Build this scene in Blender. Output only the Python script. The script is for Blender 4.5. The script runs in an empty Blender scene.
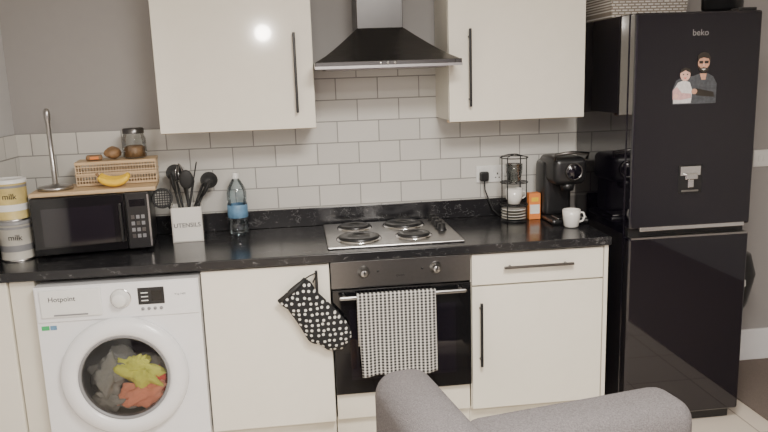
import bpy, bmesh, math, random
from mathutils import Matrix, Vector
random.seed(4)
T=Matrix.Translation
def RX(a): return Matrix.Rotation(math.radians(a),4,'X')
def RY(a): return Matrix.Rotation(math.radians(a),4,'Y')
def RZ(a): return Matrix.Rotation(math.radians(a),4,'Z')
# ---------------- materials ----------------
def mat(name,col,rough=.5,metal=0,coat=0,spec=None,noise=0,nscale=20,bump=0,bscale=60,sheen=0,emit=0):
    m=bpy.data.materials.new(name);m.use_nodes=True;nt=m.node_tree;b=nt.nodes['Principled BSDF']
    b.inputs['Base Color'].default_value=(*col,1);b.inputs['Roughness'].default_value=rough;b.inputs['Metallic'].default_value=metal
    b.inputs['Coat Weight'].default_value=coat;b.inputs['Coat Roughness'].default_value=.04
    if spec is not None:b.inputs['Specular IOR Level'].default_value=spec
    if sheen:b.inputs['Sheen Weight'].default_value=sheen
    tc=nt.nodes.new('ShaderNodeTexCoord')
    n=nt.nodes.new('ShaderNodeTexNoise');n.inputs['Scale'].default_value=nscale;n.inputs['Detail'].default_value=4
    nt.links.new(tc.outputs['Object'],n.inputs['Vector'])
    mx=nt.nodes.new('ShaderNodeMix');mx.data_type='RGBA'
    k=noise if noise else .03
    mx.inputs[6].default_value=(*[c*(1-k) for c in col],1);mx.inputs[7].default_value=(*[min(1,c*(1+k)) for c in col],1)
    nt.links.new(n.outputs['Fac'],mx.inputs[0]);nt.links.new(mx.outputs[2],b.inputs['Base Color'])
    if bump:
        n2=nt.nodes.new('ShaderNodeTexNoise');n2.inputs['Scale'].default_value=bscale;n2.inputs['Detail'].default_value=3
        nt.links.new(tc.outputs['Object'],n2.inputs['Vector'])
        bp=nt.nodes.new('ShaderNodeBump');bp.inputs['Strength'].default_value=bump;bp.inputs['Distance'].default_value=.01
        nt.links.new(n2.outputs['Fac'],bp.inputs['Height']);nt.links.new(bp.outputs[0],b.inputs['Normal'])
    return m
def swz(nt,a,c,ox=0,oz=0):
    g=nt.nodes.new('ShaderNodeNewGeometry');s=nt.nodes.new('ShaderNodeSeparateXYZ');nt.links.new(g.outputs['Position'],s.inputs[0])
    def add(sock,o):
        n=nt.nodes.new('ShaderNodeMath');n.operation='ADD';nt.links.new(sock,n.inputs[0]);n.inputs[1].default_value=o;return n.outputs[0]
    cb=nt.nodes.new('ShaderNodeCombineXYZ')
    nt.links.new(add(s.outputs[a],ox),cb.inputs[0]);nt.links.new(add(s.outputs[c],oz),cb.inputs[1]);return cb.outputs[0]
def brick(name,a,c,ox,oz,w,h,mort,c1,c2,cm,offset=.5,rough=.15,bump=.5):
    m=bpy.data.materials.new(name);m.use_nodes=True;nt=m.node_tree;b=nt.nodes['Principled BSDF']
    br=nt.nodes.new('ShaderNodeTexBrick');br.offset=offset;br.inputs['Scale'].default_value=1
    br.inputs['Brick Width'].default_value=w;br.inputs['Row Height'].default_value=h;br.inputs['Mortar Size'].default_value=mort
    br.inputs['Mortar Smooth'].default_value=.2
    br.inputs['Color1'].default_value=(*c1,1);br.inputs['Color2'].default_value=(*c2,1);br.inputs['Mortar'].default_value=(*cm,1)
    nt.links.new(swz(nt,a,c,ox,oz),br.inputs['Vector']);nt.links.new(br.outputs['Color'],b.inputs['Base Color'])
    mr=nt.nodes.new('ShaderNodeMapRange');mr.inputs[3].default_value=rough;mr.inputs[4].default_value=.8
    nt.links.new(br.outputs['Fac'],mr.inputs[0]);nt.links.new(mr.outputs[0],b.inputs['Roughness'])
    bp=nt.nodes.new('ShaderNodeBump');bp.invert=True;bp.inputs['Strength'].default_value=bump;bp.inputs['Distance'].default_value=.003
    nt.links.new(br.outputs['Fac'],bp.inputs['Height']);nt.links.new(bp.outputs[0],b.inputs['Normal'])
    return m
def glass(name,tint,k=.12):
    m=bpy.data.materials.new(name);m.use_nodes=True;nt=m.node_tree;nt.nodes.remove(nt.nodes['Principled BSDF'])
    o=nt.nodes['Material Output'];t=nt.nodes.new('ShaderNodeBsdfTransparent');t.inputs[0].default_value=(*tint,1)
    g=nt.nodes.new('ShaderNodeBsdfGlossy');g.inputs['Roughness'].default_value=.03
    f=nt.nodes.new('ShaderNodeFresnel');f.inputs[0].default_value=1.45
    a=nt.nodes.new('ShaderNodeMath');a.operation='MULTIPLY_ADD';a.inputs[1].default_value=.8;a.inputs[2].default_value=k*.2;a.use_clamp=True;nt.links.new(f.outputs[0],a.inputs[0])
    mx=nt.nodes.new('ShaderNodeMixShader');nt.links.new(a.outputs[0],mx.inputs[0]);nt.links.new(t.outputs[0],mx.inputs[1]);nt.links.new(g.outputs[0],mx.inputs[2])
    nt.links.new(mx.outputs[0],o.inputs[0]);return m
CREAM=mat('cream_gloss_door',(.84,.80,.70),.10,coat=.7)
CREAM2=mat('cream_carcass',(.76,.72,.62),.4)
GREYW=mat('grey_wall_paint',(.35,.335,.325),.85,bump=.05,bscale=200)
REARW=mat('rear_wall_reflection_plum',(.16,.13,.16),.9)  # unseen wall, coloured dark plum for its reflection in the black fridge
LEFTW=mat('left_wall_window_lit',(.58,.58,.58),.85)  # lighter than the grey walls: window light put into the colour
CEIL=mat('ceiling_paint',(.8,.79,.77),.9)
WHITE=mat('white_enamel',(.84,.84,.85),.25,coat=.3)
WPLAS=mat('white_plastic',(.80,.80,.78),.35)
BLACK=mat('gloss_black',(.006,.005,.009),.04,coat=.5)
BLKM=mat('satin_black',(.015,.015,.016),.32)
BLKR=mat('matte_black',(.02,.02,.02),.6)
GLBLK=mat('black_oven_glass',(.006,.006,.007),.05)
STEEL=mat('brushed_steel',(.44,.43,.42),.28,metal=1,noise=.1,nscale=80)
OVST=mat('oven_panel_steel',(.24,.235,.23),.33,metal=1,noise=.08,nscale=80)
DSTEEL=mat('dark_steel',(.16,.155,.15),.28,metal=1)
DRUM=mat('drum_steel',(.45,.45,.46),.35,metal=.7)
CHROME=mat('chrome',(.80,.80,.80),.14,metal=1)
HOODM=mat('hood_dark_steel',(.115,.112,.11),.24,metal=.9,noise=.08,nscale=10)
CHIMM=mat('hood_chimney_steel',(.060,.058,.057),.30,metal=.9,noise=.15,nscale=8)
GREYP=mat('grey_plastic',(.25,.25,.26),.4)
WOOD=mat('light_wood',(.60,.43,.25),.5,noise=.2,nscale=12)
RATT=mat('rattan',(.62,.46,.29),.6,noise=.3,nscale=60)
YEL=mat('banana_yellow',(.85,.55,.04),.45,noise=.1,nscale=30)
BROWN=mat('brown_food',(.26,.15,.07),.6,noise=.4,nscale=60)
ORANGE=mat('orange_card',(.80,.25,.06),.5)
CREAMC=mat('white_ceramic',(.82,.80,.75),.15,coat=.5)
FABRIC=mat('grey_weave_fabric',(.24,.222,.225),1,noise=.6,nscale=260,bump=1,bscale=420,spec=.1)
TINY=mat('tin_label_yellow',(.62,.50,.20),.4,noise=.4,nscale=22)
TINW=mat('tin_label_cream',(.55,.53,.47),.4,noise=.2,nscale=14)
PINK=mat('pink_cloth',(.85,.32,.20),.9,noise=.2,nscale=20,bump=.5)
LIME=mat('yellow_cloth',(.80,.82,.14),.9,noise=.2,nscale=20,bump=.5)
GREYC=mat('grey_cloth',(.30,.30,.28),.9,noise=.3,nscale=20,bump=.5)
REDC=mat('red_cloth',(.7,.08,.06),.9)
SKIN=mat('printed_skin',(.58,.32,.22),.5,noise=.35,nscale=90)
SKINB=mat('printed_baby_skin',(.72,.46,.38),.5,noise=.25,nscale=90)
HAIR=mat('printed_hair',(.03,.025,.02),.5)
JACK=mat('printed_jacket',(.075,.08,.09),.5,noise=.8,nscale=70)
PINKB=mat('printed_pink_top',(.62,.38,.38),.5,noise=.4,nscale=80)
WTOP=mat('printed_white_top',(.68,.66,.66),.5,noise=.3,nscale=80)
GREEN=mat('green_label',(.05,.45,.15),.5)
BLUE=mat('blue_label',(.14,.28,.44),.4,noise=.7,nscale=30)
GLASS=glass('clear_glass',(.93,.95,.95))
BOTG=glass('blue_bottle_plastic',(.86,.93,.96),.3)
DGL=glass('washer_door_glass',(.80,.80,.80),.12)
CARPET=mat('brown_carpet',(.20,.16,.135),1,noise=.5,nscale=300,bump=.6,bscale=400)
TILE=brick('metro_tile_back',0,2,.2163,-.078,.203,.103,.0028,(.69,.675,.63),(.62,.605,.565),(.30,.295,.28))
TILEL=brick('metro_tile_left',1,2,.05,-.078,.203,.103,.0028,(.72,.71,.67),(.66,.65,.61),(.32,.315,.30))
FLOORM=brick('cream_floor_tile',0,1,.1,.1,.33,.33,.004,(.74,.66,.56),(.69,.61,.52),(.42,.36,.30),offset=0,rough=.3)
BASK=brick('woven_basket',0,2,0,0,.03,.012,.0035,(.76,.73,.69),(.64,.60,.55),(.26,.22,.18),rough=.7,bump=1)
def worktop_mat():
    m=mat('black_fleck_worktop',(.014,.014,.016),.2);nt=m.node_tree;b=nt.nodes['Principled BSDF']
    g=nt.nodes.new('ShaderNodeNewGeometry')
    mp=nt.nodes.new('ShaderNodeMapping');mp.inputs['Rotation'].default_value=(0.3,.3,.6);mp.inputs['Scale'].default_value=(1,2.2,1.6);nt.links.new(g.outputs['Position'],mp.inputs[0])
    n=nt.nodes.new('ShaderNodeTexNoise');n.inputs['Scale'].default_value=24;n.inputs['Detail'].default_value=6;n.inputs['Distortion'].default_value=1.0;nt.links.new(mp.outputs[0],n.inputs['Vector'])
    r=nt.nodes.new('ShaderNodeValToRGB');e=r.color_ramp.elements;e[0].position=.489;e[0].color=(.015,.015,.017,1);e[1].position=.515;e[1].color=(.015,.015,.017,1)
    k=r.color_ramp.elements.new(.502);k.color=(.20,.20,.20,1)
    n3=nt.nodes.new('ShaderNodeTexNoise');n3.inputs['Scale'].default_value=22;nt.links.new(g.outputs['Position'],n3.inputs['Vector'])
    r3=nt.nodes.new('ShaderNodeValToRGB');r3.color_ramp.elements[0].position=.50;r3.color_ramp.elements[1].position=.60;nt.links.new(n3.outputs['Fac'],r3.inputs[0])
    mx=nt.nodes.new('ShaderNodeMix');mx.data_type='RGBA';mx.inputs[6].default_value=(.015,.015,.017,1)
    nt.links.new(n.outputs['Fac'],r.inputs[0]);nt.links.new(r3.outputs[0],mx.inputs[0]);nt.links.new(r.outputs[0],mx.inputs[7]);nt.links.new(mx.outputs[2],b.inputs['Base Color']);return m
WORK=worktop_mat()
def towel_mat():
    m=bpy.data.materials.new('gingham_cloth');m.use_nodes=True;nt=m.node_tree;b=nt.nodes['Principled BSDF'];b.inputs['Roughness'].default_value=.95
    g=nt.nodes.new('ShaderNodeNewGeometry');s=nt.nodes.new('ShaderNodeSeparateXYZ');nt.links.new(g.outputs['Position'],s.inputs[0])
    outs=[]
    for i,f,th in((0,58,.42),(2,78,.48)):
        a=nt.nodes.new('ShaderNodeMath');a.operation='MULTIPLY';a.inputs[1].default_value=f;nt.links.new(s.outputs[i],a.inputs[0])
        c=nt.nodes.new('ShaderNodeMath');c.operation='FRACT';nt.links.new(a.outputs[0],c.inputs[0])
        d=nt.nodes.new('ShaderNodeMath');d.operation='GREATER_THAN';d.inputs[1].default_value=th;nt.links.new(c.outputs[0],d.inputs[0]);outs.append(d.outputs[0])
    a=nt.nodes.new('ShaderNodeMath');a.operation='MULTIPLY';a.inputs[1].default_value=.66;nt.links.new(outs[0],a.inputs[0])
    a2=nt.nodes.new('ShaderNodeMath');a2.operation='MULTIPLY_ADD';a2.inputs[1].default_value=.34;nt.links.new(outs[1],a2.inputs[0]);nt.links.new(a.outputs[0],a2.inputs[2])
    mx=nt.nodes.new('ShaderNodeMix');mx.data_type='RGBA';mx.inputs[6].default_value=(.70,.68,.64,1);mx.inputs[7].default_value=(.012,.012,.015,1)
    nt.links.new(a2.outputs[0],mx.inputs[0]);nt.links.new(mx.outputs[2],b.inputs['Base Color']);return m
TOWEL=towel_mat()
def mitt_mat():
    m=bpy.data.materials.new('polka_dot_cloth');m.use_nodes=True;nt=m.node_tree;b=nt.nodes['Principled BSDF'];b.inputs['Roughness'].default_value=.9
    v=nt.nodes.new('ShaderNodeTexVoronoi');v.voronoi_dimensions='2D';v.inputs['Scale'].default_value=42;v.inputs['Randomness'].default_value=.4
    nt.links.new(swz(nt,0,2),v.inputs['Vector'])
    d=nt.nodes.new('ShaderNodeMath');d.operation='LESS_THAN';d.inputs[1].default_value=.25;nt.links.new(v.outputs['Distance'],d.inputs[0])
    mx=nt.nodes.new('ShaderNodeMix');mx.data_type='RGBA';mx.inputs[6].default_value=(.012,.012,.013,1);mx.inputs[7].default_value=(.75,.73,.68,1)
    nt.links.new(d.outputs[0],mx.inputs[0]);nt.links.new(mx.outputs[2],b.inputs['Base Color']);return m
MITT=mitt_mat()
# ---------------- mesh builder ----------------
class MB:
    def __init__(s,name): s.name=name;s.bm=bmesh.new();s.mats=[]
    def idx(s,m):
        if m not in s.mats:s.mats.append(m)
        return s.mats.index(m)
    def add(s,t,m,M=None,smooth=False):
        i=s.idx(m)
        bmesh.ops.recalc_face_normals(t,faces=t.faces[:])
        for f in t.faces:f.material_index=i;f.smooth=smooth
        if M is not None:t.transform(M)
        me=bpy.data.meshes.new('t');t.to_mesh(me);t.free();s.bm.from_mesh(me);bpy.data.meshes.remove(me);return s
    def box(s,x0,x1,y0,y1,z0,z1,m,bev=0,M=None,seg=2):
        t=bmesh.new();bmesh.ops.create_cube(t,size=1)
        bmesh.ops.transform(t,matrix=T(((x0+x1)/2,(y0+y1)/2,(z0+z1)/2))@Matrix.Diagonal((x1-x0,y1-y0,z1-z0,1)),verts=t.verts)
        if bev:bmesh.ops.bevel(t,geom=t.edges[:],offset=bev,segments=seg,affect='EDGES',profile=.5)
        return s.add(t,m,M,bev>.012)
    def lathe(s,prof,m,M=None,seg=32,sc=(1,1)):
        t=bmesh.new();rings=[]
        for r,z in prof:
            if r<1e-5: rings.append([t.verts.new((0,0,z))])
            else: rings.append([t.verts.new((r*sc[0]*math.cos(2*math.pi*k/seg),r*sc[1]*math.sin(2*math.pi*k/seg),z)) for k in range(seg)])
        for a,b in zip(rings,rings[1:]):
            for k in range(seg):
                q=(k+1)%seg
                if len(a)==1 and len(b)==1:continue
                if len(a)==1:t.faces.new((a[0],b[k],b[q]))
                elif len(b)==1:t.faces.new((a[k],a[q],b[0]))
                else:t.faces.new((a[k],a[q],b[q],b[k]))
        return s.add(t,m,M,True)
    def cyl(s,p0,p1,r,m,r2=None,seg=24,cap=True):
        p0=Vector(p0);p1=Vector(p1);d=p1-p0;L=d.length;r2=r if r2 is None else r2
        t=bmesh.new();bmesh.ops.create_cone(t,cap_ends=cap,segments=seg,radius1=r,radius2=r2,depth=L)
        M=T((p0+p1)/2)@d.to_track_quat('Z','Y').to_matrix().to_4x4()
        s.add(t,m,M,False)
        s.bm.faces.ensure_lookup_table()
        for f in s.bm.faces[-(seg+2):]:
            if len(f.verts)==4:f.smooth=True
        return s
    def tube(s,pts,r,m,seg=8,closed=False):
        pts=[Vector(p) for p in pts];n=len(pts);t=bmesh.new();rings=[]
        rr=r if isinstance(r,(list,tuple)) else [r]*n
        up=None
        for i,p in enumerate(pts):
            if closed:d=pts[(i+1)%n]-pts[i-1]
            else:d=pts[min(i+1,n-1)]-pts[max(i-1,0)]
            d.normalize()
            if up is None:
                up=Vector((0,0,1)) if abs(d.z)<.9 else Vector((1,0,0))
            u=(up-d*up.dot(d)).normalized();up=u;w=d.cross(u)
            rings.append([t.verts.new(p+rr[i]*(u*math.cos(2*math.pi*k/seg)+w*math.sin(2*math.pi*k/seg))) for k in range(seg)])
        rng=range(n if closed else n-1)
        for i in rng:
            a=rings[i];b=rings[(i+1)%n]
            for k in range(seg):t.faces.new((a[k],a[(k+1)%seg],b[(k+1)%seg],b[k]))
        if not closed:t.faces.new(rings[0]);t.faces.new(rings[-1][::-1])
        return s.add(t,m,None,True)
    def ell(s,c,rad,m,M=None,sub=3,jit=0):
        t=bmesh.new();bmesh.ops.create_icosphere(t,subdivisions=sub,radius=1)
        if jit:
            from mathutils import noise
            o=Vector((random.random()*9,random.random()*9,0))
            for v in t.verts:v.co*=1+jit*noise.noise(v.co*1.8+o)+jit*.5*noise.noise(v.co*4+o)
        return s.add(t,m,T(c)@(M or Matrix())@Matrix.Diagonal((*rad,1)),True)
    def prism(s,pts,th,m,M=None):
        t=bmesh.new();vs=[t.verts.new((x,0,z)) for x,z in pts];f=t.faces.new(vs)
        r=bmesh.ops.extrude_face_region(t,geom=[f]);vv=[g for g in r['geom'] if isinstance(g,bmesh.types.BMVert)]
        bmesh.ops.translate(t,vec=(0,-th,0),verts=vv)
        return s.add(t,m,M,False)
    def text(s,txt,size,m,M):
        c=bpy.data.curves.new('tx','FONT');c.body=txt;c.size=size;c.align_x='CENTER';c.align_y='CENTER';c.extrude=.0004
        o=bpy.data.objects.new('tx',c);bpy.context.collection.objects.link(o);dg=bpy.context.evaluated_depsgraph_get();dg.update()
        me=bpy.data.meshes.new_from_object(o.evaluated_get(dg));bpy.data.objects.remove(o)
        t=bmesh.new();t.from_mesh(me);bpy.data.meshes.remove(me);return s.add(t,m,M@RX(90))
    def done(s,M=None,recenter=True):
        if M is not None:s.bm.transform(M)
        loc=Vector((0,0,0))
        if recenter:
            xs=[v.co for v in s.bm.verts]
            lo=[min(v[i] for v in xs) for i in range(3)];hi=[max(v[i] for v in xs) for i in range(3)]
            loc=Vector(((lo[0]+hi[0])/2,(lo[1]+hi[1])/2,lo[2]));s.bm.transform(T(-loc))
        me=bpy.data.meshes.new(s.name);s.bm.to_mesh(me);s.bm.free()
        for m in s.mats:me.materials.append(m)
        o=bpy.data.objects.new(s.name,me);o.location=loc;bpy.context.collection.objects.link(o);return o
XL=-1.404
# ---------------- room ----------------
MB('wall_back').box(XL-.1,3.3,0,.1,0,2.5,GREYW).done(recenter=False)
MB('wall_left').box(XL-.1,XL,-5.3,0,0,2.5,LEFTW).done(recenter=False)
MB('wall_right').box(3.2,3.3,-5.3,0,0,2.5,GREYW).done(recenter=False)
MB('wall_rear').box(XL-.1,3.3,-5.4,-5.3,0,2.5,REARW).done(recenter=False)
MB('ceiling').box(XL-.1,3.3,-5.4,.1,2.5,2.6,CEIL).done(recenter=False)
MB('floor').box(XL-.1,3.3,-5.4,.1,-.1,0,FLOORM).done(recenter=False)
MB('carpet').box(1.98,3.2,-5.2,-.001,0,.008,CARPET).done()
MB('baseboard_back').box(1.87,3.2,-.018,0,.008,.185,WHITE,.004).done()
MB('wall_tiles_back').box(XL,1.34,-.008,0,.99,1.417,TILE).box(-.016,.584,-.008,0,1.417,1.68,TILE).done(recenter=False)
MB('wall_tiles_left').box(XL,XL+.008,-.9,-.008,.99,1.417,TILEL).done(recenter=False)
# ---------------- worktop ----------------
MB('kitchen_worktop').box(XL+.002,1.222,-.62,-.001,.872,.91,WORK,.004).done(recenter=False)
MB('worktop_upstand').box(XL+.009,1.222,-.022,-.009,.9105,1.0,WORK,.002).done(recenter=False)
MB('worktop_upstand').box(XL+.009,XL+.018,-.60,-.023,.9105,1.0,WORK,.002).done(recenter=False)
# ---------------- base cabinets ----------------
def bar_handle(b,x,z,L,y,vert=True,m=BLKM):
    if vert:
        b.box(x-.006,x+.006,y-.034,y-.022,z-L/2,z+L/2,m,.003)
        for k in(-1,1):b.cyl((x,y,z+k*L*.4),(x,y-.026,z+k*L*.4),.005,m,seg=10)
    else:
        b.box(x-L/2,x+L/2,y-.034,y-.022,z-.006,z+.006,m,.003)
        for k in(-1,1):b.cyl((x+k*L*.4,y,z),(x+k*L*.4,y-.026,z),.005,m,seg=10)
c=MB('base_cabinet')
c.box(-.532,-.004,-.58,-.025,.15,.870,CREAM2)
c.box(-.530,-.006,-.60,-.581,.153,.862,CREAM,.0025)
bar_handle(c,-.06,.72,.25,-.60)
c.box(-.532,-.004,-.55,-.53,.0,.149,CREAM2)
c.done()
c=MB('base_cabinet')
c.box(.602,1.196,-.58,-.025,.15,.870,CREAM2)
c.box(.605,1.194,-.60,-.581,.153,.718,CREAM,.0025)
c.box(.605,1.194,-.60,-.581,.725,.862,CREAM,.0025)
c.box(1.198,1.216,-.60,-.025,0,.870,CREAM,.001)
bar_handle(c,.64,.507,.29,-.60);bar_handle(c,.895,.803,.31,-.60,False,DSTEEL)
c.box(.602,1.197,-.55,-.53,0,.149,CREAM2)
c.done()
c=MB('end_panel')
c.box(XL+.003,-1.285,-.60,-.02,0,.870,CREAM,.002)
c.box(-1.281,-1.185,-.585,-.02,0,.870,CREAM2,.002)
c.done()
# ---------------- oven ----------------
o=MB('built_in_oven')
o.box(.003,.597,-.58,-.03,.272,.868,DSTEEL)
o.box(.001,.599,-.60,-.581,.75,.866,OVST,.002)
o.box(.001,.599,-.605,-.581,.275,.745,GLBLK,.004)
o.box(.07,.53,-.6065,-.605,.34,.66,BLACK)
o.box(.03,.57,-.648,-.636,.712,.728,STEEL,.005)
for x in(.05,.55):o.cyl((x,-.604,.719),(x,-.64,.719),.008,STEEL,seg=12)
for x in(.139,.447):
    o.lathe([(0,.034),(.013,.034),(.016,.030),(.018,.006),(.026,.005),(.026,0)],STEEL,T((x,-.60,.818))@RX(90))
    o.box(x-.0025,x+.0025,-.6365,-.634,.818,.833,BLKM)
for x in(.20,.39):o.lathe([(0,.004),(.004,.003),(.005,0)],BLKM,T((x,-.60,.818))@RX(90),seg=12)
o.text('oven',.018,BLKR,T((.295,-.6012,.795)))
o.box(.004,.596,-.58,-.56,.15,.268,CREAM2,.002)
o.box(.001,.6,-.55,-.53,0,.149,CREAM2)
o.done()
# tea towel over handle
t=MB('tea_towel');bm=bmesh.new()
nx,nz=40,30;g=[]
for i in range(nx+1):
    row=[];u=i/nx
    for j in range(nz+7):
        x=.102+.333*u
        if j<=nz:
            v=j/nz;z=.731-(.731-.372-.006*math.sin(u*7))*v
            y=-.656-.010*abs(math.sin(u*9+.6))*v-.004*math.sin(u*23)*v
            x+=.010*(v)*(u-.5)*2*(-1 if u<.5 else .3)
        else:
            k=j-nz
            z=[.737,.739,.737,.731,.6,.5][k-1];y=[-.653,-.642,-.633,-.630,-.627,-.624][k-1]
        row.append((j,x,y,z))
    back=[r for r in row if r[0]>nz];front=[r for r in row if r[0]<=nz]
    seq=front[::-1]+back
    g.append([bm.verts.new(r[1:]) for r in seq])
for i in range(nx):
    for j in range(len(g[0])-1):bm.faces.new((g[i][j],g[i+1][j],g[i+1][j+1],g[i][j+1]))
t.add(bm,TOWEL,None,True);ob=t.done()
sm=ob.modifiers.new('thickness','SOLIDIFY');sm.thickness=.002
# oven mitt
mt=MB('oven_mitt')
ax=Vector((.62,-.785)).normalized();pr=Vector((.785,.62))
prof=[(0,-.070),(0,.065),(.08,.068),(.16,.074),(.23,.075),(.29,.064),(.328,.034),(.336,-.005),(.325,-.040),(.295,-.066),(.268,-.072),(.25,-.080),(.235,-.092),(.212,-.098),(.185,-.094),(.15,-.086),(.10,-.078),(.05,-.072)]
org=Vector((-.160,.775))
pts=[]
for l,wd in prof:
    p=org+ax*l+pr*wd;pts.append((p.x,p.y))
bm=bmesh.new();cen=org+ax*.16;ringsN=8
def cat(P,n=4):
    out=[];N=len(P)
    for i in range(N):
        p0,p1,p2,p3=[Vector(P[(i+k-1)%N]) for k in range(4)]
        for k in range(n):
            u=k/n;out.append(.5*((2*p1)+(-p0+p2)*u+(2*p0-5*p1+4*p2-p3)*u*u+(-p0+3*p1-3*p2+p3)*u**3))
    return out
op=cat(pts);rings=[]
for k in range(ringsN):
    sc=1-k/ringsN;dep=.030*math.sqrt(max(0,1-sc**4))
    rings.append([bm.verts.new((cen.x+(q.x-cen.x)*sc,-.642-dep,cen.y+(q.y-cen.y)*sc)) for q in op])
cv=bm.verts.new((cen.x,-.642-.031,cen.y))
bk=[bm.verts.new((q.x,-.637,q.y)) for q in op]
N=len(op)
for a,b in zip([bk]+rings,rings):
    for k in range(N):bm.faces.new((a[k],a[(k+1)%N],b[(k+1)%N],b[k]))
for k in range(N):bm.faces.new((rings[-1][k],rings[-1][(k+1)%N],cv))
bm.faces.new(bk)
mt.add(bm,MITT,None,True)
a=org-pr*.074;b=org+pr*.069
mt.tube([(a.x,-.647,a.y),(org.x,-.667,org.y),(b.x,-.647,b.y)],.009,BLKR)
mt.tube([(b.x,-.645,b.y),(b.x+.02,-.645,b.y+.012),(-.062,-.642,.838),(-.058,-.637,.83),(b.x+.03,-.64,b.y-.02)],.003,BLKR)
mt.done()
# ---------------- washing machine ----------------
W=MB('washing_machine');x0,x1,yf=-1.172,-.536,-.64;cx,cz,R=-.853,.460,.20
bm=bmesh.new()
def corner(a):
    c_,s_=math.cos(a),math.sin(a);L=[]
    if c_>1e-9:L.append((x1-cx)/c_)
    if c_<-1e-9:L.append((x0-cx)/c_)
    if s_>1e-9:L.append((.85-cz)/s_)
    if s_<-1e-9:L.append((.02-cz)/s_)
    k=min(L);return cx+k*c_,cz+k*s_
angs=[2*math.pi*k/64 for k in range(64)]+[math.atan2(z-cz,x-cx)%(2*math.pi) for x in(x0,x1) for z in(.02,.85)]
angs=sorted(set(angs));inn=[];out=[];bk=[]
for a in angs:
    X,Z=corner(a);inn.append(bm.verts.new((cx+R*math.cos(a),yf,cz+R*math.sin(a))));out.append(bm.verts.new((X,yf,Z)));bk.append(bm.verts.new((X,-.06,Z)))
n=len(angs)
for k in range(n):
    q=(k+1)%n;bm.faces.new((inn[k],inn[q],out[q],out[k]));bm.faces.new((out[k],out[q],bk[q],bk[k]))
bm.faces.new(bk)
W.add(bm,WHITE)
MF=T((cx,yf,cz))@RX(90)
W.lathe([(.244,-.001),(.252,.012),(.249,.028),(.236,.040),(.212,.046),(.190,.045),(.180,.036),(.178,.02)],WHITE,MF,64)
W.lathe([(.182,.034),(.175,.038),(.168,.032),(.166,.01)],GREYP,MF,64)
W.lathe([(.168,.028),(.145,.034),(.10,.040),(0,.045)],DGL,MF,48)
W.lathe([(.20,0),(.195,-.03),(.23,-.06),(.25,-.10),(.25,-.36),(0,-.37)],DRUM,MF,48)
W.lathe([(.178,.02),(.195,-.03)],GREYP,MF,48)
W.ell((cx+.055,-.625,cz-.005),(.085,.03,.050),LIME,RY(25),4,.7)
W.ell((cx+.03,-.61,cz+.025),(.06,.03,.035),LIME,RY(-20),4,.7)
W.ell((cx+.055,-.63,cz-.090),(.090,.03,.048),PINK,RY(-15),4,.7)
W.ell((cx+.125,-.61,cz-.05),(.035,.03,.06),REDC,None,4,.5)
W.ell((cx-.075,-.62,cz-.015),(.055,.03,.09),GREYC,RY(15),4,.7)
W.ell((cx-.06,-.625,cz-.110),(.075,.03,.040),GREYC,RY(10),4,.6)
W.ell((cx-.01,-.54,cz-.05),(.15,.05,.12),GREYC,None,4,.5)
W.box(x0+.004,x1-.004,yf-.006,yf,.705,.846,WHITE,.003)
W.box(-1.15,-.915,yf-.014,yf-.004,.725,.838,WPLAS,.004)
W.box(-1.10,-.97,yf-.0155,yf-.0135,.732,.738,GREYP)
W.lathe([(.038,0),(.037,.008),(.030,.010),(.028,.030),(.024,.034),(0,.034)],WPLAS,T((-.842,yf-.006,.786))@RX(90))
W.lathe([(.041,0),(.041,.004),(.037,.004)],CHROME,T((-.842,yf-.006,.786))@RX(90))
W.box(-.775,-.672,yf-.009,yf-.005,.755,.825,BLKM,.002)
W.box(-.722,-.680,yf-.0095,yf-.0088,.768,.812,GLBLK)
for i in range(4):W.lathe([(.007,0),(.006,.004),(0,.004)],GREYP,T((-.76+.024*i,yf-.006,.737))@RX(90),seg=14)
for i in range(3):W.box(-.762,-.735,yf-.0096,yf-.0088,.770+.016*i,.774+.016*i,WPLAS)
W.text('Hotpoint',.028,BLKR,T((-1.065,yf-.0145,.80)))
W.text('9 kg 1400',.011,GREYP,T((-.61,yf-.0068,.79)))
W.box(-1.158,-1.128,yf-.001,yf,.672,.690,GREEN);W.box(-1.125,-1.10,yf-.001,yf,.672,.690,BLUE)
for x in(x0+.05,x1-.05):
    for y in(-.58,-.12):W.cyl((x,y,0),(x,y,.025),.02,BLKR,seg=12)
W.done()
# ---------------- upper cabinets ----------------
def upper(x0,x1,hx,hz):
    c=MB('wall_cabinet')
    c.box(x0,x1,-.30,-.010,1.42,2.14,CREAM2)
    c.box(x0,x1,-.30,-.27,1.408,1.42,WOOD)
    c.box(x0+.001,x1-.001,-.32,-.301,1.411,2.14,CREAM,.0025)
    bar_handle(c,hx,hz,.34,-.32);c.done()
upper(-.690,-.020,-.098,1.65);upper(.578,1.209,.670,1.647)
# ---------------- hood ----------------
h=MB('cooker_hood')
h.box(-.018,.574,-.488,-.322,1.662,1.688,HOODM,.003)
h.box(-.018,.574,-.322,-.010,1.662,1.688,HOODM,.003)
h.box(-.018,.574,-.492,-.488,1.659,1.670,STEEL)
h.box(.574,.600,-.488,-.326,1.662,1.688,HOODM,.003)
h.box(.574,.600,-.492,-.488,1.659,1.670,STEEL)
bm=bmesh.new()
lo=[(-.014,-.486),(.590,-.486),(.572,-.010),(-.014,-.010)];hi=[(.182,-.26),(.386,-.26),(.386,-.010),(.182,-.010)]
rg=[]
for k in range(7):
    f=k/6;z=1.688+.147*f;e=f**.85
    rg.append([bm.verts.new((a[0]+(b[0]-a[0])*e,a[1]+(b[1]-a[1])*e,z)) for a,b in zip(lo,hi)])
for a,b in zip(rg,rg[1:]):
    for k in range(4):bm.faces.new((a[k],a[(k+1)%4],b[(k+1)%4],b[k]))
h.add(bm,HOODM)
h.box(.182,.386,-.26,-.010,1.833,2.4,CHIMM,.002)
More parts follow.
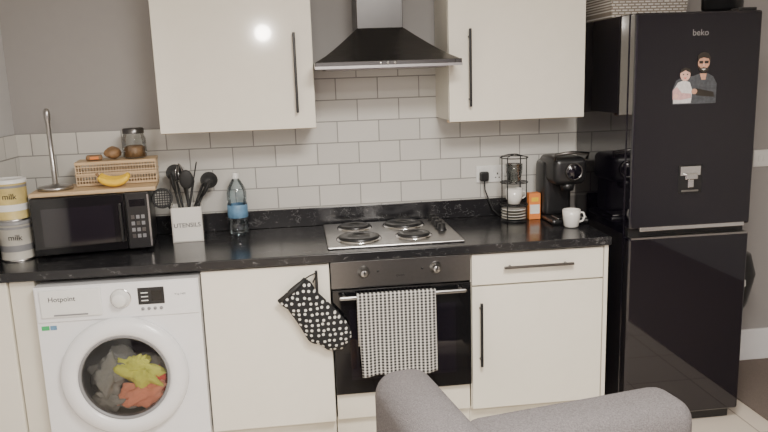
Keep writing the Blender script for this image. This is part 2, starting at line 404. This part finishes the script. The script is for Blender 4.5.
h.box(.03,.54,-.44,-.05,1.655,1.663,STEEL)
for i in range(3):h.lathe([(.006,0),(.005,.004),(0,.004)],CHROME,T((.255+.03*i,-.488,1.679))@RX(90),seg=12)
h.done()
# ---------------- hob ----------------
h=MB('electric_hob')
h.box(-.004,.585,-.560,-.055,.9105,.921,STEEL,.004)
for x,y,r in((.140,-.415,.090),(.385,-.415,.0725),(.140,-.175,.0725),(.375,-.175,.090)):
    h.lathe([(r+.012,.921),(r+.010,.926),(r+.002,.927)],CHROME,T((x,y,0)))
    h.lathe([(r+.001,.922),(r,.935),(r-.008,.938),(r*.35,.938),(r*.33,.935),(0,.935)],BLKM,T((x,y,0)),40)
for i in range(4):
    h.lathe([(.024,.921),(.022,.927),(.019,.929),(.017,.950),(0,.952)],BLKM,T((.530,-.33+.075*i,0)),20)
h.done()
# ---------------- fridge ----------------
F=MB('fridge_freezer');a,b=1.292,1.848
F.box(a,b,-.575,-.03,.04,1.843,BLACK,.004)
F.box(a,b,-.633,-.578,.06,.898,BLACK,.010,seg=3)
F.box(a,b,-.633,-.578,.935,1.843,BLACK,.010,seg=3)
F.box(a+.01,b-.01,-.60,-.575,.895,.94,BLKM)
F.box(a+.045,b-.03,-.640,-.630,.928,.946,CHROME,.002)
F.box(a+.01,b-.01,-.636,-.60,.892,.900,STEEL)
F.box(a+.02,b-.02,-.59,-.50,.005,.06,BLKM)
for x in(a+.06,b-.06):F.cyl((x,-.1,0),(x,-.1,.05),.02,BLKR,seg=12)
F.box(b-.10,b-.02,-.62,-.56,1.843,1.856,BLKM,.003)
F.box(1.505,1.612,-.636,-.632,1.085,1.208,BLKM,.002)
F.box(1.513,1.604,-.638,-.635,1.162,1.202,CHROME,.001)
F.box(1.53,1.587,-.650,-.634,1.145,1.172,CHROME,.004)
F.box(1.545,1.572,-.645,-.634,1.11,1.145,CHROME,.003)
F.box(1.520,1.597,-.640,-.634,1.092,1.100,STEEL,.002)
F.text('beko',.036,CHROME,T((1.575,-.6335,1.757)))
F.done()
# photo magnet (flat cut-out print)
P=MB('photo_magnet');ox,oz=1.562,1.565;k=.0043
def px(pts):return [(ox+(p[0]-696)*k,oz-(p[1]-80)*k) for p in pts]
def lay(pts,m,l):P.prism(px(pts),.0006,m,T((0,-.6334-.0006*l,0)))
def ee(cx,cy,rx,ry,m,l):lay([(cx+rx*math.cos(2*math.pi*q/24),cy+ry*math.sin(2*math.pi*q/24)) for q in range(24)],m,l)
lay([(673,103),(672,90),(676,80),(683,77),(694,76),(700,74),(708,74),(714,77),(718,84),(718,103)],JACK,1)
lay([(700,74),(707,74),(706,80),(702,80)],SKIN,2)
ee(703.5,64,6.0,8.5,SKIN,2)
lay([(697,64),(697,57),(700,54.5),(704,53.5),(708,55),(710.5,59),(710,64.5),(708.5,60),(703,58.8),(699,60)],HAIR,3)
lay([(697.8,66),(700.5,69),(703.5,68),(707,69),(709.3,66),(708.4,71),(703.5,74),(699,71)],HAIR,3)
lay([(701,69.6),(706,69.6),(703.5,71)],WPLAS,4)
lay([(698.6,62),(702.8,62),(702.6,64.6),(699,64.6)],HAIR,3);lay([(704.2,62),(708.6,62),(708.2,64.6),(704.5,64.6)],HAIR,3)
lay([(703,64),(704,64),(704.6,67),(702.6,67)],SKINB,3)
lay([(674,102),(673,90),(678,82),(684,80),(690,82),(693,90),(692,102)],WTOP,2)
lay([(673,98),(673,89),(677,86),(682,92),(692,93),(692,97),(680,99)],PINKB,3)
ee(685,74.5,5.2,6.2,SKINB,3)
lay([(680,73),(680.5,69.5),(685,67.8),(689.5,69.5),(690,73),(685,70.5)],HAIR,4)
ee(683,74.5,.7,.7,HAIR,4);ee(687.2,74.5,.7,.7,HAIR,4);lay([(683,77.5),(687,77.5),(685,78.6)],REDC,4)
lay([(697,88),(715,92),(716,97),(697,95)],HAIR,2);ee(695,91,3,2.6,SKIN,3)
ee(676,95,2.4,2,SKINB,4)
P.done()
# basket on fridge
B=MB('woven_basket')
bm=bmesh.new();rg=[]
for z,g_ in((1.845,0),(1.98,.010),(2.09,.016)):
    rg.append([bm.verts.new(p) for p in((1.320-g_,-.34-g_,z),(1.670+g_,-.34-g_,z),(1.670+g_,-.06+g_*.5,z),(1.320-g_,-.06+g_*.5,z))])
for p,q in zip(rg,rg[1:]):
    for i in range(4):bm.faces.new((p[i],p[(i+1)%4],q[(i+1)%4],q[i]))
bm.faces.new(rg[0]);B.add(bm,BASK)
B.tube([(1.303,-.355,2.09),(1.687,-.355,2.09),(1.687,-.05,2.09),(1.303,-.05,2.09)],.012,RATT,closed=True);B.done()
B=MB('cooking_pot');B.lathe([(0,0),(.07,0),(.085,.01),(.088,.09),(.093,.095),(.091,.10),(.03,.125),(.012,.128),(.014,.15),(0,.152)],BLKM,T((1.795,-.42,1.857)),32).box(1.69,1.715,-.43,-.41,1.93,1.942,BLKM,.003).box(1.875,1.90,-.43,-.41,1.93,1.942,BLKM,.003).done()
# hanging bag beside fridge
B=MB('hanging_shopping_bag')
bm=bmesh.new();rg=[]
for z,xw,yw in((.30,.08,.04),(.33,.17,.09),(.45,.25,.12),(.60,.285,.13),(.70,.26,.11),(.735,.17,.07),(.745,.06,.02)):
    rg.append([bm.verts.new((1.851+xw/2+xw/2*math.cos(q*math.pi/10),-.25+yw*math.sin(q*math.pi/10),z)) for q in range(20)])
for p,q in zip(rg,rg[1:]):
    for i in range(20):bm.faces.new((p[i],p[(i+1)%20],q[(i+1)%20],q[i]))
bm.faces.new(rg[0]);bm.faces.new(rg[-1]);B.add(bm,BLKM,None,True)
B.tube([(1.98,-.35,.72),(1.92,-.31,.80),(1.856,-.28,.84),(1.92,-.23,.80),(1.98,-.17,.72)],.006,BLKR)
B.box(1.99,2.12,-.375,-.355,.555,.595,WPLAS,.006,T((2.02,-.36,.57))@RZ(35)@T((-2.02,.36,-.57)))
B.done()
# ---------------- microwave ----------------
MM=T((-1.230,-.405,.911))@RZ(7)
m=MB('microwave');H=.258;LW=.475;cpx=.373
m.box(0,LW,.012,.285,.012,H,BLKM,.006)
m.box(0,cpx,-.006,.012,.012,H,GLBLK,.004)
m.box(cpx+.004,LW,-.004,.012,.012,H,BLKM,.004)
m.box(.04,.325,-.0075,-.0055,.05,H-.045,BLACK)
m.box(cpx+.02,LW-.018,-.0055,-.0035,H-.06,H-.03,GLBLK)
m.box(LW-.008,LW-.001,-.0055,-.003,.02,H-.01,STEEL)
for i in range(4):
    for j in range(3):m.box(cpx+.022+.021*j,cpx+.036+.021*j,-.0058,-.0038,.06+.028*i,.076+.028*i,GREYP if (i+j)%3 else DSTEEL)
m.box(.35,.362,-.026,-.014,.05,H-.04,BLKM,.004)
for z in(.06,H-.05):m.cyl((.356,-.005,z),(.356,-.018,z),.004,DSTEEL,seg=8)
for x in(.04,.43):
    for y in(.04,.25):m.cyl((x,y,0),(x,y,.014),.012,BLKR,seg=10)
m.done(MM)
zt=.911+H+.0015
b=MB('chopping_board');b.box(0,.51,.0,.27,0,.018,WOOD,.004);b.done(T((-1.235,-.395,zt))@RZ(7))
zb=zt+.0195
b=MB('paper_towel_holder');b.lathe([(0,0),(.072,0),(.072,.010),(.066,.016),(.02,.020),(.011,.026),(.010,.29),(.014,.30),(.013,.33),(.008,.345),(0,.348)],STEEL,T((-1.157,-.285,zb)),32);b.done()
b=MB('rattan_crate')
L,D,h_=.335,.15,.10
for z in(0,.045,.092):
    for y in(0,D):b.box(0,L,y-.004,y+.004,z,z+.010,WOOD,.001)
    for x in(0,L):b.box(x-.004,x+.004,0,D,z,z+.010,WOOD,.001)
for i in range(29):
    x=L*i/28
    for y in(0,D):b.box(x-.002,x+.002,y-.002,y+.002,.005,.1,RATT)
for i in range(1,5):
    for y in(0,D):b.box(0,L,y-.0015,y+.0015,.02*i,.02*i+.004,RATT)
for i in range(14):
    y=D*i/13
    for x in(0,L):b.box(x-.002,x+.002,y-.0025,y+.0025,.005,.1,RATT)
b.box(0,L,0,D,0,.004,WOOD);b.box(-.004,L+.004,-.004,D+.004,.1,.105,WOOD,.001)
b.done(T((-1.080,-.24,zb+.001))@RZ(7))
zc=zb+.1075
b=MB('bunch_of_bananas')
for j in range(3):
    P_=[];RR=[]
    for i in range(11):
        u=i/10;an=math.radians(205+130*u)
        P_.append((-.905+.068*math.cos(an),-.315+.020*j-.012*j*u,zb+.066+.046*math.sin(an)+.004*j))
        RR.append(.004+.0135*math.sin(math.pi*min(1,max(.0,.07+.86*u)))**.6)
    b.tube(P_,RR,YEL,10)
b.tube([(-.968,-.303,zb+.048),(-.978,-.301,zb+.062)],.006,BROWN)
b.done()
b=MB('glass_storage_jar');J=T((-.845,-.13,zc+.001))
b.lathe([(0,0),(.046,0),(.052,.006),(.052,.085),(.044,.105),(.044,.112)],GLASS,J,32)
b.lathe([(0,.004),(.045,.004),(.046,.045),(.03,.055),(0,.05)],BROWN,J,28)
b.lathe([(.047,.109),(.047,.130),(.043,.134),(0,.134)],DSTEEL,J,28);b.done()
b=MB('snack_packet')
b.box(-.035,.035,-.03,.03,0,.022,BROWN,.009,T((-1.015,-.17,zc+.001))@RZ(15),seg=3)
b.box(-.018,.018,-.0315,-.029,.005,.017,ORANGE,0,T((-1.015,-.17,zc+.001))@RZ(15));b.done()
b=MB('bread_loaf');b.ell((-.938,-.15,zc+.028),(.036,.05,.027),BROWN,jit=.2).done()
# tins
def tin(x,y,z,r,hh,lab,lid,band):
    t=MB('formula_tin');t.lathe([(0,0),(r,0),(r+.002,.004),(r,.008),(r,hh-.014),(r+.002,hh-.012),(r+.002,hh-.010)],lab,T((x,y,z)),36)
    t.lathe([(r+.003,hh-.016),(r+.003,hh),(r-.004,hh+.001),(r-.006,hh-.003),(0,hh-.003)],lid,T((x,y,z)),36)
    t.lathe([(r+.0028,0),(r+.0028,.006),(r,.007)],STEEL,T((x,y,z)),36)
    t.lathe([(r+.0008,hh*.24),(r+.0008,hh*.40)],band,T((x,y,z)),36)
    t.lathe([(r+.0010,hh*.80),(r+.0010,hh*.86)],GREYP,T((x,y,z)),36)
    t.text('milk' ,.034,BLKR,T((x+.02,y-r-.001,z+hh*.60)));t.done()
tin(-1.3155,-.360,.911,.0655,.170,TINW,GREYP,GREYP);tin(-1.318,-.360,1.0825,.0650,.172,TINY,WPLAS,WPLAS)
# utensil holder
b=MB('utensil_holder');s_=.068;hh=.160
for x0_,x1_,y0_,y1_ in((-s_,s_,-s_,-s_+.006),(-s_,s_,s_-.006,s_),(-s_,-s_+.006,-s_,s_),(s_-.006,s_,-s_,s_)):
    b.box(x0_,x1_,y0_,y1_,0,hh,CREAMC,.001)
b.box(-s_,s_,-s_,s_,0,.006,CREAMC)
b.text('UTENSILS',.028,BLKR,T((0,-s_-.001,.078)))
UM=T((-.632,-.165,.911))@RZ(6)
def uten(bx,by,tx,ty,tz,kind):
    p=Vector((bx,by,.012));q=Vector((tx,ty,tz));b.cyl(p,q,.0055,BLKR,seg=8)
    d=(q-p).normalized();e=q+d*.04;Q=d.to_track_quat('Z','Y').to_matrix().to_4x4()
    if kind=='spoon':b.ell(e,(.032,.010,.045),BLKR,Q)
    if kind=='spat':b.box(-.032,.032,-.003,.003,-.01,.085,BLKR,.002,T(q)@Q)
    if kind=='ladle':b.lathe([(.0,-.030),(.025,-.024),(.040,0),(.038,0),(.023,-.020),(0,-.025)],BLKR,T(e)@RX(70),20)
    if kind=='skim':
        b.lathe([(.045,-.003),(.047,0),(.045,.003),(.037,.003),(.037,-.003),(.045,-.003)],BLKR,T(e)@RX(75),24)
        for i in range(-3,4):
            for a_ in(0,90):b.box(i*.011-.002,i*.011+.002,-.038,.038,-.0015,.0015,BLKR,0,T(e)@RX(75)@RZ(a_))
    if kind=='whisk':
        for r_ in range(4):
            for sg in(1,-1):
                b.tube([q+Q.to_3x3()@Vector((sg*.028*math.sin(math.pi*u/8)*math.cos(r_*math.pi/4),sg*.028*math.sin(math.pi*u/8)*math.sin(r_*math.pi/4),.11*u/8)) for u in range(9)],.0015,CHROME,6)
uten(.02,-.01,-.080,-.025,.170,'skim');uten(.0,.03,-.035,.03,.27,'ladle');uten(.01,.0,.01,-.01,.24,'spoon');uten(-.02,.02,.04,.02,.27,'spat')
uten(-.03,-.02,.075,-.02,.20,'spoon');uten(-.01,.01,-.045,.01,.23,'spoon');uten(-.03,.03,.09,.035,.23,'ladle');uten(.03,.03,-.005,.045,.24,'whisk');uten(-.02,0,.05,-.01,.18,'spat')
b.done(UM)
# bottle
b=MB('water_bottle');J=T((-.405,-.125,.911))
b.lathe([(0,.006),(.03,.0),(.042,.004),(.046,.015),(.046,.05),(.043,.06),(.046,.07),(.046,.15),(.042,.16),(.046,.17),(.046,.20),(.040,.225),(.022,.258),(.0145,.268),(.0145,.285)],BOTG,J,32)
b.lathe([(.0468,.085),(.0475,.086),(.0475,.145),(.0468,.146)],BLUE,J,32)
b.lathe([(.017,.268),(.0175,.272),(.0165,.274),(.0165,.292),(.015,.295),(0,.295)],WPLAS,J,20);b.done()
# socket + plug
b=MB('wall_socket');b.box(.775,.921,-.018,-.0085,1.082,1.168,WPLAS,.003)
for x in(.812,.884):
    b.box(x-.022,x-.010,-.0215,-.0175,1.135,1.155,WPLAS,.001)
    b.box(x-.003,x+.003,-.0185,-.0175,1.120,1.130,BLKR);b.box(x-.013,x-.006,-.0185,-.0175,1.103,1.108,BLKR);b.box(x+.006,x+.013,-.0185,-.0175,1.103,1.108,BLKR)
b.done()
b=MB('power_plug');b.box(.788,.834,-.050,-.0225,1.092,1.140,BLKM,.008)
b.tube([(.811,-.04,1.095),(.812,-.045,1.05),(.83,-.045,1.0),(.85,-.05,.95),(.88,-.06,.918),(.95,-.045,.917),(1.02,-.04,.917)],.0035,BLKR);b.done()
b=MB('light_switch');b.box(2.275,2.365,-.010,-.001,1.09,1.18,WPLAS,.003).box(2.30,2.315,-.014,-.009,1.12,1.15,WPLAS,.001).box(2.325,2.34,-.014,-.009,1.12,1.15,WPLAS,.001).done()
# crockery stand
b=MB('mug_and_plate_rack');cx_,cy_=.925,-.165
b.lathe([(0,0),(.064,0),(.064,.006),(0,.006)],BLKM,T((cx_,cy_,.911)),28)
for i in range(4):
    z=.918+.014*i
    b.lathe([(0,0),(.03,0),(.060,.008),(.063,.011),(.03,.005),(0,.004)],CREAMC if i%2 else TINW,T((cx_,cy_,z)),28)
for i in range(4):
    a_=math.radians(45+90*i);X=cx_+.066*math.cos(a_);Y=cy_+.066*math.sin(a_)
    b.tube([(X,Y,.913),(X,Y,1.225),(cx_+.03*math.cos(a_),cy_+.03*math.sin(a_),1.233),(cx_,cy_,1.236)],.0028,BLKR)
for z in(.99,1.10,1.22):
    b.tube([(cx_+.066*math.cos(q*math.pi/12),cy_+.066*math.sin(q*math.pi/12),z) for q in range(24)],.0025,BLKR,closed=True)
for z in(.99,1.10):
    for q in range(4):
        a_=math.radians(45*q);b.cyl((cx_+.066*math.cos(a_),cy_+.066*math.sin(a_),z),(cx_-.066*math.cos(a_),cy_-.066*math.sin(a_),z),.002,BLKR,seg=6)
b.lathe([(0,0),(.028,0),(.040,.03),(.042,.075),(.040,.075),(.037,.03),(.026,.004),(0,.004)],CREAMC,T((cx_,cy_,.994)),28)
b.lathe([(0,0),(.032,0),(.040,.05),(.041,.085),(.039,.085),(.030,.004),(0,.004)],GLASS,T((cx_,cy_,1.104)),28)
b.tube([(cx_+.04,cy_-.01,1.055),(cx_+.055,cy_-.012,1.05),(cx_+.055,cy_-.012,1.03),(cx_+.038,cy_-.01,1.02)],.004,CREAMC)
b.done()
b=MB('tea_box');b.box(.998,1.056,-.175,-.125,.911,1.040,ORANGE,.002).box(1.003,1.051,-.1758,-.1748,.94,.985,CREAMC).box(1.01,1.045,-.1758,-.1748,1.0,1.02,YEL).done()
# coffee machine
b=MB('coffee_machine');CM=T((-.004,.0,0))
b.box(1.065,1.245,-.335,-.07,.911,.935,BLKM,.010)
b.box(1.065,1.205,-.21,-.07,.93,1.20,BLKM,.025,seg=4)
b.box(1.075,1.235,-.325,-.09,1.095,1.225,BLKM,.03,seg=4)
b.lathe([(.0,.012),(.034,.012),(.036,.009)],BLACK,T((1.165,-.325,1.160))@RX(90),32)
b.lathe([(.034,.006),(.038,.014),(.041,.010),(.042,.0)],DSTEEL,T((1.165,-.325,1.160))@RX(90),32)
b.cyl((1.155,-.275,1.065),(1.155,-.275,1.10),.028,BLKM,r2=.036)
b.tube([(1.08,-.315,1.215),(1.075,-.325,1.240),(1.155,-.335,1.250),(1.235,-.325,1.240),(1.23,-.315,1.215)],.008,DSTEEL)
b.box(1.09,1.235,-.330,-.24,.935,.943,DSTEEL,.003)
b.box(1.066,1.082,-.19,-.08,.96,1.18,DSTEEL,.006)
b.done(CM)
b=MB('coffee_mug');J=T((1.130,-.385,.911))
b.lathe([(0,0),(.028,0),(.034,.006),(.040,.05),(.041,.082),(.038,.082),(.036,.05),(.030,.008),(0,.006)],CREAMC,J,32)
b.lathe([(0,.065),(.037,.065)],BROWN,J,24)
b.tube([(1.168,-.392,.979),(1.183,-.396,.977),(1.189,-.398,.959),(1.180,-.396,.939),(1.164,-.392,.933)],.0045,CREAMC);b.done()
# ---------------- armchair (seen from behind) ----------------
A=MB('armchair')
AM=T((.30,-1.86,0))@RZ(10)
A.box(-.03,.61,-.10,.08,.20,.748,FABRIC,.062,seg=6)
A.box(-.17,.01,-.12,.38,.16,.780,FABRIC,.070,seg=6)
A.box(.50,.63,-.05,.45,.16,.50,FABRIC,.05,seg=6)
A.box(.0,.53,.0,.50,.20,.42,FABRIC,.05,seg=5)
for x,y in((-.1,-.05),(.57,0),(-.1,.34),(.57,.38)):A.cyl((x,y,0),(x,y,.2),.014,WOOD,r2=.022,seg=12)
A.done(AM)
# ---------------- lights ----------------
def area(name,loc,size,e,col,rot=(0,0,0)):
    l=bpy.data.lights.new(name,'AREA');l.shape='DISK';l.size=size;l.energy=e;l.color=col
    o=bpy.data.objects.new(name,l);o.location=loc;o.rotation_euler=rot;bpy.context.collection.objects.link(o)
area('ceiling_light',(.4,-2.5,2.47),.8,98,(1,.95,.88))
area('room_ceiling_light',(.6,-4.3,2.47),.6,92,(1,.95,.88))
l=bpy.data.lights.new('lamp_bulb','POINT');l.energy=34;l.shadow_soft_size=.07;l.color=(1,.92,.82)
o=bpy.data.objects.new('lamp_bulb',l);o.location=(-.37,-3.8,2.05);bpy.context.collection.objects.link(o)
wd=bpy.data.worlds.new('world');bpy.context.scene.world=wd;wd.use_nodes=True;wd.node_tree.nodes['Background'].inputs[0].default_value=(.6,.6,.65,1);wd.node_tree.nodes['Background'].inputs[1].default_value=.3
# ---------------- camera ----------------
f,yaw,pitch,roll=709.6,.1153,.1912,-.0338
Fv=Vector((math.sin(yaw)*math.cos(pitch),math.cos(yaw)*math.cos(pitch),-math.sin(pitch)))
R0=Vector((math.cos(yaw),-math.sin(yaw),0));U0=R0.cross(Fv)
Rv=R0*math.cos(roll)+U0*math.sin(roll);Uv=-R0*math.sin(roll)+U0*math.cos(roll)
cd=bpy.data.cameras.new('camera');cam=bpy.data.objects.new('camera',cd);bpy.context.collection.objects.link(cam)
cd.sensor_width=36;cd.lens=f*36/768;cd.clip_start=.05
C=(-.0998,-3.4793,1.6138)
cam.matrix_world=Matrix([[Rv[i],Uv[i],-Fv[i],C[i]] for i in range(3)]+[[0,0,0,1]])
bpy.context.scene.camera=cam
